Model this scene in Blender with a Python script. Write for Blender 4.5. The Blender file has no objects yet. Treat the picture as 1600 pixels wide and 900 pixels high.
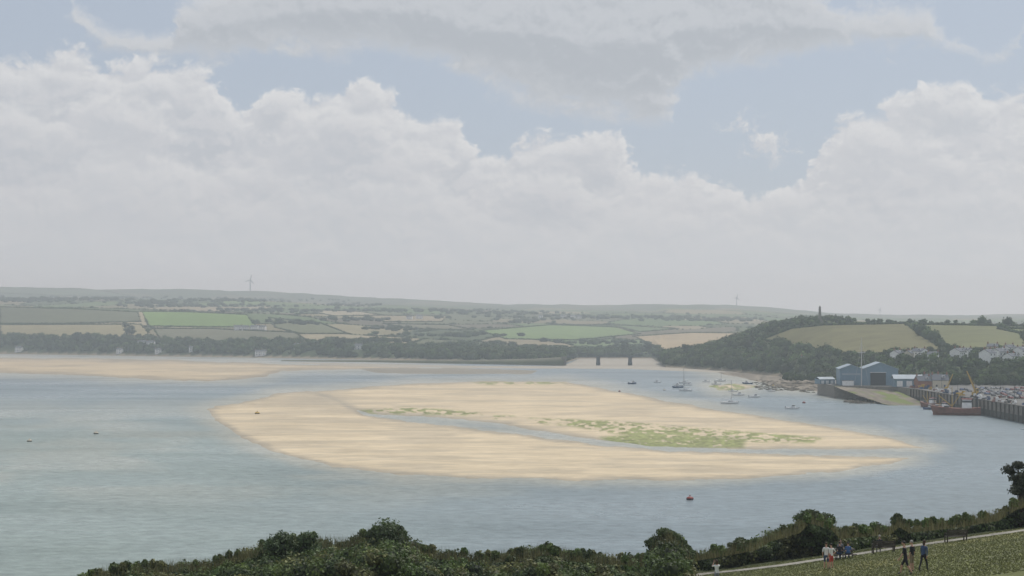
import bpy, bmesh, math, numpy as np
from mathutils import Vector, Matrix
R=np.random.RandomState(7)
F=2375.0; CZ=45.0; HY=515.0
sc=bpy.context.scene
# ---------------------------------------------------------------- utils
PERM=np.random.RandomState(3).permutation(256); PV=np.random.RandomState(4).rand(256)
def vn(x,y):
    ix=np.floor(x).astype(int); iy=np.floor(y).astype(int); fx=x-ix; fy=y-iy
    fx=fx*fx*(3-2*fx); fy=fy*fy*(3-2*fy)
    h=lambda a,b: PV[PERM[(PERM[a&255]+b)&255]]
    return (h(ix,iy)*(1-fx)+h(ix+1,iy)*fx)*(1-fy)+(h(ix,iy+1)*(1-fx)+h(ix+1,iy+1)*fx)*fy
def fbm(x,y,o=4):
    s=0;a=.5;n=0
    for i in range(o):
        s=s+a*vn(x+17.3*i,y+9.1*i);n+=a;a*=.5;x=x*2.03;y=y*2.03
    return s/n
def ss(a,b,x):
    t=np.clip((x-a)/(b-a),0,1); return t*t*(3-2*t)
def W(x,y,z=0.0):
    D=(CZ-z)*F/(y-HY); return ((x-800)/F*D,D,z)
def Zat(D,y): return CZ-(y-HY)/F*D
def inpoly(px,py,P):
    P=np.array(P,float);c=np.zeros(np.shape(px),bool);n=len(P)
    for i in range(n):
        x1,y1=P[i];x2,y2=P[(i+1)%n]
        if y1==y2: continue
        c^=((y1>py)!=(y2>py))&(px<(x2-x1)*(py-y1)/(y2-y1)+x1)
    return c
def sdf(px,py,P,ay=3.0):
    P=np.array(P,float)*[1,ay];q=py*ay;d=np.full(np.shape(px),1e9);n=len(P)
    for i in range(n):
        a=P[i];b=P[(i+1)%n];e=b-a
        t=np.clip(((px-a[0])*e[0]+(q-a[1])*e[1])/(e@e+1e-9),0,1)
        d=np.minimum(d,np.hypot(px-a[0]-t*e[0],q-a[1]-t*e[1]))
    return np.where(inpoly(px,q,P),d,-d)
def mesh_np(name,V,Fc,mat=None,col=None,smooth=True,attrs=None,link=True):
    V=np.asarray(V,np.float32);Fc=np.asarray(Fc,np.int32);k=Fc.shape[1]
    me=bpy.data.meshes.new(name)
    me.vertices.add(len(V));me.vertices.foreach_set("co",V.ravel())
    me.loops.add(Fc.size);me.loops.foreach_set("vertex_index",Fc.ravel())
    me.polygons.add(len(Fc));me.polygons.foreach_set("loop_start",np.arange(0,Fc.size,k,dtype=np.int32))
    me.update(calc_edges=True)
    if smooth: me.polygons.foreach_set("use_smooth",np.ones(len(Fc),bool))
    if col is not None:
        a=me.color_attributes.new("Col",'FLOAT_COLOR','POINT')
        c=np.ones((len(V),4),np.float32);c[:,:3]=col;a.data.foreach_set("color",c.ravel())
    for n,v in (attrs or {}).items():
        a=me.attributes.new(n,'FLOAT','POINT');a.data.foreach_set("value",np.asarray(v,np.float32).ravel())
    if mat: me.materials.append(mat)
    if not link: return me
    ob=bpy.data.objects.new(name,me);sc.collection.objects.link(ob);return ob
def gridfaces(nr,nc):
    i=np.arange(nr*nc).reshape(nr,nc)
    return np.stack([i[:-1,:-1],i[:-1,1:],i[1:,1:],i[1:,:-1]],-1).reshape(-1,4)
# ---------------------------------------------------------------- materials
def nodes(m): 
    m.use_nodes=True;return m.node_tree.nodes,m.node_tree.links
def mat(name,c,rough=.7,metal=0,var=.12,scale=.8,spec=.3):
    m=bpy.data.materials.new(name);n,l=nodes(m);b=n["Principled BSDF"]
    t=n.new("ShaderNodeTexCoord");no=n.new("ShaderNodeTexNoise");no.inputs["Scale"].default_value=scale;no.inputs["Detail"].default_value=4
    l.new(t.outputs["Object"],no.inputs["Vector"])
    mr=n.new("ShaderNodeMapRange");mr.inputs[1].default_value=.25;mr.inputs[2].default_value=.75;mr.inputs[3].default_value=1-var;mr.inputs[4].default_value=1+var
    l.new(no.outputs[0],mr.inputs[0])
    mx=n.new("ShaderNodeVectorMath");mx.operation='SCALE';mx.inputs[0].default_value=c[:3];l.new(mr.outputs[0],mx.inputs["Scale"])
    l.new(mx.outputs[0],b.inputs["Base Color"]);b.inputs["Roughness"].default_value=rough;b.inputs["Metallic"].default_value=metal
    b.inputs["Specular IOR Level"].default_value=spec
    return m
def attrmat(name,rough=.9,layers=((.02,.25),),aniso=(1,1,1),bump=0,bscale=1,spec=.15,trans=0):
    m=bpy.data.materials.new(name);n,l=nodes(m);b=n["Principled BSDF"]
    a=n.new("ShaderNodeAttribute");a.attribute_name="Col"
    t=n.new("ShaderNodeTexCoord");mp=n.new("ShaderNodeMapping");mp.inputs["Scale"].default_value=aniso;l.new(t.outputs["Object"],mp.inputs[0])
    out=a.outputs["Color"]
    for s,v in layers:
        no=n.new("ShaderNodeTexNoise");no.inputs["Scale"].default_value=s;no.inputs["Detail"].default_value=4;no.inputs["Roughness"].default_value=.6
        l.new(mp.outputs[0],no.inputs["Vector"])
        mr=n.new("ShaderNodeMapRange");mr.inputs[1].default_value=.3;mr.inputs[2].default_value=.7;mr.inputs[3].default_value=1-v;mr.inputs[4].default_value=1+v
        l.new(no.outputs[0],mr.inputs[0]);mx=n.new("ShaderNodeVectorMath");mx.operation='SCALE';l.new(out,mx.inputs[0]);l.new(mr.outputs[0],mx.inputs["Scale"]);out=mx.outputs[0]
    l.new(out,b.inputs["Base Color"]);b.inputs["Roughness"].default_value=rough;b.inputs["Specular IOR Level"].default_value=spec
    if bump:
        no=n.new("ShaderNodeTexNoise");no.inputs["Scale"].default_value=bscale;no.inputs["Detail"].default_value=4;l.new(mp.outputs[0],no.inputs["Vector"])
        bp=n.new("ShaderNodeBump");bp.inputs["Strength"].default_value=1;bp.inputs["Distance"].default_value=bump;l.new(no.outputs[0],bp.inputs["Height"]);l.new(bp.outputs[0],b.inputs["Normal"])
    if trans:
        tr=n.new("ShaderNodeBsdfTranslucent");l.new(out,tr.inputs[0]);ms=n.new("ShaderNodeMixShader");ms.inputs[0].default_value=trans
        l.new(b.outputs[0],ms.inputs[1]);l.new(tr.outputs[0],ms.inputs[2]);l.new(ms.outputs[0],n["Material Output"].inputs[0])
    return m
M_land=attrmat("land",.95,((.004,.12),(.05,.15),(.6,.12)))
M_lawn=attrmat("lawn_land",.95,((.05,.15),(.5,.22),(4,.3)),bump=.05,bscale=3)
M_sand=attrmat("sand",.8,((.012,.06),(.1,.10),(.8,.10)),aniso=(.3,1,1),bump=.1,bscale=.4)
M_leaf=attrmat("leaves",.6,((.5,.2),),spec=.25,trans=.25)
M_dist=attrmat("distant_leaves",.9,((.05,.2),),spec=.05,trans=.1)
# ---------------------------------------------------------------- terrain
T=[(-2200,[(2950,0),(3050,26),(3250,56),(3700,100),(4200,104),(5000,150),(5800,155),(6700,240)]),
(0,[(2812,0),(2900,26.7),(3100,55),(3500,99.5),(4000,101),(4800,146),(5600,148),(6600,234)]),
(200,[(2600,0),(2680,22),(2950,51),(3400,91),(3900,95),(4700,138),(5500,140),(6600,223)]),
(400,[(2430,0),(2500,17),(2800,44),(3300,82.5),(3800,86),(4600,132),(5500,136),(6600,210)]),
(600,[(2250,0),(2330,13),(2650,28),(3200,54),(3700,78),(4400,106),(5400,134),(6600,181)]),
(800,[(2060,0),(2150,9),(2600,20),(3100,41),(3700,64),(4400,91),(5400,115),(6600,153)]),
(880,[(1990,0),(2080,8),(2600,18),(3100,38),(3700,62),(4400,90),(5400,114),(6600,153)]),
(905,[(2350,0),(2420,7),(2700,15),(3200,34),(3800,63),(4400,89),(5400,113),(6600,153)]),
(1020,[(2350,0),(2420,7),(2700,14),(3200,33),(3800,63),(4400,89),(5400,112),(6600,155)]),
(1040,[(1800,0),(1860,7),(1950,9),(2300,8),(3000,23.5),(3800,64),(5000,110),(6600,156)]),
(1100,[(1700,0),(1740,8),(1800,17),(2200,12),(3000,28.6),(3800,64),(5000,108),(6600,156)]),
(1150,[(1600,0),(1640,8),(1750,30),(2200,20),(3000,38),(3800,64),(5000,108),(6600,148)]),
(1200,[(1480,0),(1530,8),(1700,46),(2200,28),(3000,34),(3800,62),(5000,101),(6600,137)]),
(1250,[(1400,0),(1450,9),(1680,53),(2200,33),(3000,34),(3800,55),(5000,92),(6600,126)]),
(1300,[(1250,0),(1310,9),(1660,55),(2200,33),(3000,34),(3800,50),(5000,85),(6600,116)]),
(1400,[(1085,0),(1190,17),(1650,51.5),(2300,30),(3000,34),(3800,50),(5000,80),(6600,105)]),
(1500,[(1020,0),(1130,17),(1620,50),(2300,30),(3000,34),(3800,50),(5000,80),(6600,108)]),
(1600,[(960,0),(1080,18),(1600,47),(2300,30),(3000,34),(3800,50),(5000,80),(6600,108)]),
(3800,[(800,0),(950,25),(1600,52),(2300,35),(3000,40),(3800,55),(5000,80),(6600,115)])]
TX=np.array([c[0] for c in T],float);TD=np.array([[p[0] for p in c[1]] for c in T],float);TZ=np.array([[p[1] for p in c[1]] for c in T],float)
def shoreD(t): return np.interp(800+F*t,TX,TD[:,0])
def knear(t): return np.interp(t,[-.9,-.3,-.24,-.1,.126,.34,.9],[-.17,-.145,-.135,-.122,-.1204,-.0904,-.06])
def znear(t,D):
    k=knear(t);z=40.1+k*D
    z60=40.1+k*60;z=np.where(D<60,43.3+(z60-43.3)*D/60,z)
    zc=40.1+k*130;u=np.clip((D-130)/105,0,1)
    z=np.where(D>130,zc*(1-u)-3.5*u,z)
    return z
def hgt(t,D):
    t=np.asarray(t,float);D=np.asarray(D,float);x=800+F*t
    d=[np.interp(x,TX,TD[:,k]) for k in range(8)];zz=[np.interp(x,TX,TZ[:,k]) for k in range(8)]
    z=-np.clip((d[0]-D)*.06,0,4)
    for k in range(7):
        u=np.clip((D-d[k])/(d[k+1]-d[k]),0,1);e=.5*u+.5*u*u*(3-2*u)
        z=np.where((D>=d[k])&(D<d[k+1]),zz[k]+(zz[k+1]-zz[k])*e,z)
    z=np.where(D>=d[7],zz[7]-(D-d[7])*.03,z)
    X=t*D;amp=np.clip((D-d[0]-60)/400,0,1)
    z=z+amp*(fbm(X/330+5,D/330,3)-.5)*12+amp*np.clip((D-5000)/1000,0,1)*(fbm(X/120,D/500+7,4)-.5)*12
    return np.where(D<240,znear(t,D),z)
CELL=230.0
def voro(X,Y):
    X=X+(fbm(X/300,Y/300,2)-.5)*90;Y=(Y+(fbm(X/300+31,Y/300,2)-.5)*90)*.75
    gx=np.floor(X/CELL).astype(int);gy=np.floor(Y/CELL).astype(int)
    f1=np.full(X.shape,1e9);f2=f1.copy();cid=np.zeros(X.shape,int)
    for dx in(-1,0,1):
        for dy in(-1,0,1):
            a=gx+dx;b=gy+dy
            h1=PERM[(PERM[a&255]+b)&255];h2=PERM[(h1+77)&255]
            cx=(a+.1+.8*PV[h1])*CELL;cy=(b+.1+.8*PV[h2])*CELL
            d=np.maximum(abs(X-cx),abs(Y-cy))*.55+np.hypot(X-cx,Y-cy)*.45;m=d<f1
            f2=np.where(m,f1,np.minimum(f2,d));cid=np.where(m,h1*256+h2,cid);f1=np.where(m,d,f1)
    return f2-f1,cid
PAL=np.array([[.10,.14,.06],[.09,.13,.05],[.12,.17,.065],[.13,.14,.075],[.22,.195,.11],[.09,.11,.05],[.28,.24,.15],[.10,.15,.055],[.13,.115,.075],[.11,.155,.06],[.08,.105,.05],[.12,.135,.07]])
FIELDS=[([(222,487),(300,488),(385,492),(402,512),(300,511),(232,510)],[.15,.235,.06]),
([(0,480),(120,483),(215,488),(220,503),(100,506),(0,506)],[.115,.125,.07]),
([(0,508),(220,507),(232,520),(228,529),(0,527)],[.25,.22,.12]),
([(240,514),(330,514),(460,520),(480,532),(300,534),(250,530)],[.145,.145,.09]),
([(420,497),(500,505),(545,522),(470,522),(430,512)],[.13,.14,.07]),
([(475,484),(560,487),(600,493),(520,494)],[.33,.29,.19]),
([(750,517),(860,508),(960,511),(1000,522),(900,532),(790,530)],[.15,.22,.075]),
([(990,526),(1080,520),(1160,521),(1140,533),(1090,546),(1040,549)],[.38,.30,.18]),
([(570,493),(700,494),(690,503),(600,503)],[.28,.24,.15]),
([(860,507),(980,509),(1060,514),(1000,519),(970,512)],[.12,.17,.07]),
([(600,506),(700,508),(740,516),(640,514)],[.15,.145,.09]),
([(0,449),(150,452),(210,464),(100,462),(0,458)],[.18,.23,.11])]
DEN=[([(1190,531),(1240,513),(1290,508),(1415,506),(1478,549),(1400,553),(1340,558),(1255,549)],[.15,.14,.065]),
([(1424,507),(1602,510),(1602,514),(1560,514),(1598,522),(1610,548),(1490,549)],[.15,.155,.07]),
([(1560,512),(2200,514),(3800,500),(3800,540),(1640,540)],[.13,.15,.06])]
tt=np.concatenate([np.linspace(-.95,-.36,60,endpoint=False),np.linspace(-.36,.36,900),np.linspace(.36,.95,61)[1:]])
DD=np.concatenate([np.linspace(3,60,20,endpoint=False),np.linspace(60,140,120,endpoint=False),np.linspace(140,250,25,endpoint=False),np.linspace(250,940,20,endpoint=False),
  1/np.linspace(1/940,1/3000,330,endpoint=False),1/np.linspace(1/3000,1/7000,330,endpoint=False),np.linspace(7000,14000,12)])
t2,D2=np.meshgrid(tt,DD);z2=hgt(t2,D2);X2=t2*D2
px=800+F*t2;py=HY+F*(CZ-z2)/D2
edge,cid=voro(X2,D2)
col=PAL[cid%len(PAL)]*(.85+.3*PV[(cid//7)&255])[...,None]
col=col*(.92+.16*fbm(X2/40,D2/25,3))[...,None]
near=D2<250
for P,c in FIELDS:
    m=inpoly(px,py,P)&(D2>2300)&(D2<(7000))
    col[m]=c
    edge=np.where(m,50,edge)
isden=(px>1030)&(D2<2250)&(~near)
col[isden]=[.06,.08,.03];
for P,c in DEN:
    m=inpoly(px,py,P)&isden;col[m]=np.array(c)*(.8+.4*fbm(X2[m]/30,D2[m]/12,3))[:,None]
hm=(edge<8)&(~isden)&(~near)
col[hm]=[.05,.07,.03]
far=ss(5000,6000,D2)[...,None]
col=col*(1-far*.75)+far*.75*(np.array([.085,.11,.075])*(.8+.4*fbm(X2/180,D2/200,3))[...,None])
shore=(z2<2.5)&(~near);col[shore]=[.25,.21,.15]
wood=(z2>=2.5)&(D2<shoreD(t2)+110)&(~near);col[wood]=[.055,.075,.035]
g=fbm(X2/3,D2/6,4);g2=fbm(X2/12+3,D2/20,3)
lawn=np.array([.145,.155,.06])[None,None]*(.75+.5*g)[...,None]+np.array([.09,.065,.03])*(ss(.45,.7,g2))[...,None]
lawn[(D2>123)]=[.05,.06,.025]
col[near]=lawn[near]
V=np.stack([X2,D2,z2],-1).reshape(-1,3)
fc=gridfaces(len(DD),len(tt))
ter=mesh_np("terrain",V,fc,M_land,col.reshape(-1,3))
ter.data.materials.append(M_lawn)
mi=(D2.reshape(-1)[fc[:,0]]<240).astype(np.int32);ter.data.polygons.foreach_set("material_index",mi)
# ---------------------------------------------------------------- sand banks
LOW=[(322,640),(345,660),(385,688),(440,710),(520,729),(620,741),(760,747),(900,750),(1080,750),(1200,745),(1300,737),(1380,727),(1425,715),(1300,712.5),(1180,709.5),(1050,705),(960,697.5),(900,690.5),(820,681),(740,671),(660,661),(610,654),(570,648),(530,624),(490,612),(430,616),(390,626),(340,634)]
UP=[(490,612),(560,606),(640,600),(760,596),(880,597),(930,605),(1000,619),(1100,637),(1200,653),(1300,668),(1380,682),(1445,700),(1300,702),(1150,701),(1020,697),(950,688.5),(900,682),(840,673),(790,663),(720,655),(640,650),(580,647),(545,638)]
FARL=[(-900,555),(0,559),(200,562),(420,568),(560,572),(680,575),(560,577),(440,579),(415,587),(380,592),(330,595),(200,591),(100,586),(0,583),(-900,580)]
FARM=[(560,576),(700,575),(840,579),(830,584),(700,585),(590,583)]
STRIP=[(400,565),(600,569),(750,572),(880,572),(905,561),(1022,561),(1032,571),(1110,576),(1200,581),(1120,582),(980,576),(800,575.5),(600,573.5)]
BAR=[(1108,603),(1150,599),(1185,603),(1160,609),(1125,610)]
MUD=[(1090,573),(1180,580),(1250,590),(1330,600),(1330,618),(1280,612),(1235,607),(1180,594),(1130,584)]
xs=np.concatenate([np.linspace(-900,-60,60,endpoint=False),np.linspace(-60,1660,1150)])
ys=np.arange(552,758,.7);X,Y=np.meshgrid(xs,ys)
def sandfield(X,Y):
    n=(fbm(X/45,Y/9,4)-.5);n2=(fbm(X/12,Y/3,3)-.5)
    s={};
    s['low']=sdf(X,Y,LOW)+n*18+n2*7;s['up']=sdf(X,Y,UP)+n*10+n2*5;s['farl']=sdf(X,Y,FARL)+n*16+n2*4
    s['farm']=sdf(X,Y,FARM,4)+n*10;s['strip']=sdf(X,Y,STRIP,4)+n*5;s['bar']=sdf(X,Y,BAR)+n2*8;s['mud']=sdf(X,Y,MUD)+n*14+n2*8
    return s
S=sandfield(X,Y);mx=np.maximum.reduce(list(S.values()))
Dg=CZ*F/(Y-HY)
zs=np.clip(mx*.03,-.35,.0)+np.clip(mx,0,1e9)**.5*.06*np.clip(mx,0,1)
zs=np.minimum(zs,.6)
Xw=(X-800)/F*Dg
dry=np.array([.575,.475,.325]);wet=np.array([.36,.315,.24])
w=ss(0,18,mx+8*(fbm(X/30,Y/6,3)-.5))
w=w*(1-.38*ss(.50,.66,fbm(X/110+9,Y/4+2,4)))
w=w*(1-.35*ss(25,0,abs(sdf(X,Y,[(560,641),(700,654),(880,679),(1000,697),(880,681),(700,657)]))))
w=w*(1-.6*ss(60,0,np.hypot((X-500)*.7,(Y-626)*2.4)))
c=wet+(dry-wet)*w[...,None]
c=c*(1+.15*(fbm(X/50,Y/1.6,3)-.5)*2)[...,None]
c=np.where((S['farl']>0)[...,None],c*.88,c)
c=np.where((S['farm']>0)[...,None],np.array([.25,.23,.185]),c)
c=np.where(((S['mud']>0)&(S['up']<0))[...,None],np.array([.2,.17,.13])*(.5+fbm(X/8,Y/3,4))[...,None],c)
c=np.where((S['strip']>0)[...,None],np.array([.36,.33,.27]),c)
alg=0*X
for P,dn in [([(565,642),(640,637),(745,646),(750,650),(660,648),(580,646)],.42),([(770,651),(800,651),(805,655),(775,655)],.48),([(830,655),(960,660),(1100,672),(1285,686),(1270,693),(1120,691),(980,682),(900,668),(840,662)],.41),([(940,684),(1020,679),(1165,689),(1160,700),(1020,699),(950,692)],.24),([(740,598),(880,597),(880,600),(760,601)],.5),([(1105,600),(1190,600),(1190,612),(1105,612)],.45)]:
    q=ss(-9,6,sdf(X,Y,P));nn=fbm(X/9,Y/2.2,4)
    alg=np.maximum(alg,q*ss(dn,dn+.12,nn))
ac=np.array([.22,.25,.085])*(.35+1.15*fbm(X/5,Y/1.6+4,3))[...,None]
c=c*(1-alg[...,None]*.88)+ac*alg[...,None]*.88
zs=zs+alg*.15*(mx>0)
fc=gridfaces(len(ys),len(xs));keep=(mx.reshape(-1)[fc].max(1)>-10);fc=fc[keep]
mesh_np("sandbank",np.stack([Xw,Dg,zs],-1).reshape(-1,3),fc,M_sand,c.reshape(-1,3))
# ---------------------------------------------------------------- water
xw=np.concatenate([np.linspace(-2300,-100,50,endpoint=False),np.linspace(-100,1700,600),np.linspace(1700,3900,51)[1:]])
yw=np.concatenate([np.linspace(520,550,12,endpoint=False),np.arange(550,760,1.0),np.arange(760,1100,3.0)])
X,Y=np.meshgrid(xw,yw);S=sandfield(X,Y);mx=np.maximum.reduce([S['low'],S['up'],S['farl'],S['bar'],S['mud']])
Dg=CZ*F/(Y-HY);Xw=(X-800)/F*Dg
deep=np.array([.175,.222,.238]);shal=np.array([.39,.375,.295]);green=np.array([.245,.30,.265])
lf=ss(1050,150,X)*ss(590,690,Y)
c=deep+(green-deep)*(lf*(.65+.35*fbm(X/200,Y/50,3)))[...,None]
s=ss(-60,3,mx+30*(fbm(X/80,Y/14,4)-.5))**1.6
c=c+(shal-c)*(s*.85)[...,None]
sh=ss(.40,.7,fbm(X/150+4,Y/22+8,4))*ss(600,660,Y)*ss(1250,600,X)*ss(820,740,Y)
c=c+(np.array([.335,.345,.29])-c)*(sh*.6)[...,None]
M_water=bpy.data.materials.new("water");n,l=nodes(M_water);b=n["Principled BSDF"]
a=n.new("ShaderNodeAttribute");a.attribute_name="Col"
tc=n.new("ShaderNodeTexCoord");mp=n.new("ShaderNodeMapping");mp.inputs["Scale"].default_value=(.005,.012,1);l.new(tc.outputs["Object"],mp.inputs[0])
no=n.new("ShaderNodeTexNoise");no.inputs["Scale"].default_value=1;no.inputs["Detail"].default_value=7;no.inputs["Roughness"].default_value=.64;no.inputs["Distortion"].default_value=.6;l.new(mp.outputs[0],no.inputs["Vector"])
mr=n.new("ShaderNodeMapRange");mr.inputs[1].default_value=.38;mr.inputs[2].default_value=.62;mr.inputs[3].default_value=.86;mr.inputs[4].default_value=1.1;l.new(no.outputs[0],mr.inputs[0])
v=n.new("ShaderNodeVectorMath");v.operation='SCALE';l.new(a.outputs["Color"],v.inputs[0]);l.new(mr.outputs[0],v.inputs["Scale"])
mp2=n.new("ShaderNodeMapping");mp2.inputs["Scale"].default_value=(.22,.30,1);l.new(tc.outputs["Object"],mp2.inputs[0])
n2=n.new("ShaderNodeTexNoise");n2.inputs["Scale"].default_value=1;n2.inputs["Detail"].default_value=5;n2.inputs["Roughness"].default_value=.7;l.new(mp2.outputs[0],n2.inputs["Vector"])
mr2=n.new("ShaderNodeMapRange");mr2.inputs[1].default_value=.35;mr2.inputs[2].default_value=.65;mr2.inputs[3].default_value=.76;mr2.inputs[4].default_value=1.24;l.new(n2.outputs[0],mr2.inputs[0])
v2=n.new("ShaderNodeVectorMath");v2.operation='SCALE';l.new(v.outputs[0],v2.inputs[0]);l.new(mr2.outputs[0],v2.inputs["Scale"])
l.new(v2.outputs[0],b.inputs["Base Color"])
b.inputs["IOR"].default_value=1.33
mr3=n.new("ShaderNodeMapRange");mr3.inputs[1].default_value=.4;mr3.inputs[2].default_value=.62;mr3.inputs[3].default_value=.40;mr3.inputs[4].default_value=.25;l.new(no.outputs[0],mr3.inputs[0]);l.new(mr3.outputs[0],b.inputs["Roughness"])
bp=n.new("ShaderNodeBump");bp.inputs["Distance"].default_value=.6;bp.inputs["Strength"].default_value=.9;l.new(n2.outputs[0],bp.inputs["Height"]);l.new(bp.outputs[0],b.inputs["Normal"])
mesh_np("water",np.stack([Xw,Dg,0*Xw],-1).reshape(-1,3),gridfaces(len(yw),len(xw)),M_water,c.reshape(-1,3))
# ---------------------------------------------------------------- foliage helpers
def quads(C,N,size,asp=.7):
    n=len(C);r=R.randn(n,3);N=N/np.linalg.norm(N,axis=1,keepdims=True)
    u=np.cross(N,r);u/=np.linalg.norm(u,axis=1,keepdims=True)+1e-9;w=np.cross(N,u)
    u=u*size[:,None]*.5;w=w*size[:,None]*.5*asp
    V=np.stack([C-u,C+w*1-u*.1,C+u,C-w-u*.1],1).reshape(-1,3)
    return V,np.arange(4*n).reshape(n,4)
def leafcloud(cen,rad,npb,size,cols,inner=.7,flat=.5):
    n=len(cen);idx=np.repeat(np.arange(n),npb);m=len(idx)
    d=R.randn(m,3);d/=np.linalg.norm(d,axis=1,keepdims=True);d[:,2]=np.where(d[:,2]<-.3,-d[:,2],d[:,2])
    rr=inner+(1.1-inner)*R.rand(m)**.7
    rr*=1+.22*np.sin(d[:,0]*5+idx*1.7)*np.sin(d[:,2]*6+idx)*np.cos(d[:,1]*5+idx*.6)
    P=cen[idx]+d*rad[idx]*rr[:,None]
    N=d+R.randn(m,3)*flat
    sz=size*(.6+.8*R.rand(m))
    V,Fq=quads(P,N,sz)
    cc=cols[idx]*(.65+.7*R.rand(m))[:,None]
    return V,Fq,np.repeat(cc,4,0)
bmI=bmesh.new();bmesh.ops.create_icosphere(bmI,subdivisions=2,radius=1);ICV=np.array([v.co[:] for v in bmI.verts]);ICF=np.array([[v.index for v in f.verts] for f in bmI.faces]);bmI.free()
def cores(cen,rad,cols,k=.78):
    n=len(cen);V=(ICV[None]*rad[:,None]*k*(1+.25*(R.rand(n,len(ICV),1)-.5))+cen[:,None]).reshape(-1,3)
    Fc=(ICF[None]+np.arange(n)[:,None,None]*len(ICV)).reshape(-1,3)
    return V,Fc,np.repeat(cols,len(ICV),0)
def foliage(name,cen,rad,npb,size,cols,m,core=.78,ccol=.45,inner=.7):
    cen=np.array(cen,float);rad=np.array(rad,float);cols=np.array(cols,float)
    V,Fq,cc=leafcloud(cen,rad,npb,size,cols,inner)
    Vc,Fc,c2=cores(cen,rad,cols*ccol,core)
    Ft=np.concatenate([Fq[:,[0,1,2]],Fq[:,[0,2,3]]]);
    return mesh_np(name,np.concatenate([V,Vc]),np.concatenate([Ft,Fc+len(V)]),m,np.concatenate([cc,c2]),smooth=False)
# ---------------------------------------------------------------- distant woods
GR=np.array([[.055,.08,.03],[.065,.095,.035],[.08,.115,.04],[.05,.07,.035],[.085,.10,.05]])
n=60000;t=R.uniform(-.42,.42,n);s0=shoreD(t);D=s0+25+R.rand(n)**1.3*150
z=hgt(t,D);p_x=800+F*t;p_y=HY+F*(CZ-z)/D
keep=(p_x<1035)&(z>2.)&(R.rand(n)<.07*ss(.30,.5,fbm(p_x/35.,D/60.,3)))
inF=np.zeros(n,bool)
for P,_ in FIELDS: inF|=inpoly(p_x,p_y,P)
keep&=~inF
n2_=90000;tb=R.uniform(.095,.6,n2_);sb=shoreD(tb);Db=sb+R.rand(n2_)*(2000-sb);zb=hgt(tb,Db);bx=800+F*tb;by=HY+F*(CZ-zb)/Db
kb=(zb>3)&(R.rand(n2_)<.11)
inD=np.zeros(n2_,bool)
for P,_ in DEN: inD|=inpoly(bx,by,P)
kb&=~inD
town=(bx>1385)&(zb>14)&(zb<32)&(Db<1330)
kb&=~(town&(R.rand(n2_)<.5))
kb&=~((bx>1310)&(Db<1050+0*Db)&(bx<1425))
kb&=~((bx>1330)&(by<512)&(R.rand(n2_)<.85))
cen=np.concatenate([np.stack([t*D,D,z],1)[keep],np.stack([tb*Db,Db,zb],1)[kb]])
k=len(cen);hh=R.uniform(2.4,6.6,k)*(np.where(cen[:,1]<1400,.62,1))*np.where((cen[:,1]>1600)&(cen[:,1]<1760)&(cen[:,0]>260),.5,1);cen[:,2]+=hh*.7
rad=np.stack([hh*R.uniform(.8,1.3,k),hh*R.uniform(.8,1.3,k),hh],1)
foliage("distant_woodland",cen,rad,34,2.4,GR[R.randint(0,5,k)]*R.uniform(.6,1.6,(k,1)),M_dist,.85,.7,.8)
print("woods",k)
n=1400000;t=R.uniform(-.42,.42,n);D=1/R.uniform(1/4700,1/2250,n);X=t*D
e,_=voro(X,D);s0=shoreD(t);k=(e<3.0)&(D>s0+60)
k&=~((t*F+800>1030)&(D<2300))
t=t[k];D=D[k];z=hgt(t,D);p_x=800+F*t;p_y=HY+F*(CZ-z)/D
inF=np.zeros(len(t),bool)
for P,_ in FIELDS: inF|=inpoly(p_x,p_y,P)
sel=np.where(~inF)[0];sel=sel[R.permutation(len(sel))[:8000]]
t=t[sel];D=D[sel];z=z[sel];k=len(t);hh=np.where(R.rand(k)<.05,R.uniform(2.,3.6,k),R.uniform(.8,1.5,k))
ec=[];eh=[]
for P,_ in FIELDS+DEN[:2]:
    P=np.array(P,float)
    for i in range(len(P)):
        a=P[i];b_=P[(i+1)%len(P)]
        L=np.hypot(*(b_-a));
        for q in np.linspace(0,1,max(2,int(L/2.2))):
            x,y=a+(b_-a)*q
            tq=(x-800)/F;Ds=np.linspace(1300,2240,300) if x>1190 and y>505 and x<1610 and (P[:,0].max()>1400) else np.linspace(2400,6800,900)
            yy=HY+F*(CZ-hgt(np.full(len(Ds),tq),Ds))/Ds
            j=np.where(yy<=y)[0]
            if len(j)==0 or abs(yy[j[0]]-y)>2: continue
            ec.append((tq*Ds[j[0]],Ds[j[0]]));eh.append(R.uniform(1.,1.9))
ec=np.array(ec);eh=np.array(eh);ez=hgt(ec[:,0]/ec[:,1],ec[:,1])
cen=np.concatenate([np.stack([t*D,D,z+hh*.5],1),np.stack([ec[:,0],ec[:,1],ez+eh*.5],1)]);hh=np.concatenate([hh,eh])
k=len(cen);rad=np.stack([hh*R.uniform(1,2.6,k),hh*R.uniform(1,2,k),hh],1)
foliage("field_hedge",cen,rad,7,2.0,GR[R.randint(0,5,k)]*R.uniform(.8,1.3,(k,1)),M_dist,.85,.8,.8)
cs=[]
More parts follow.
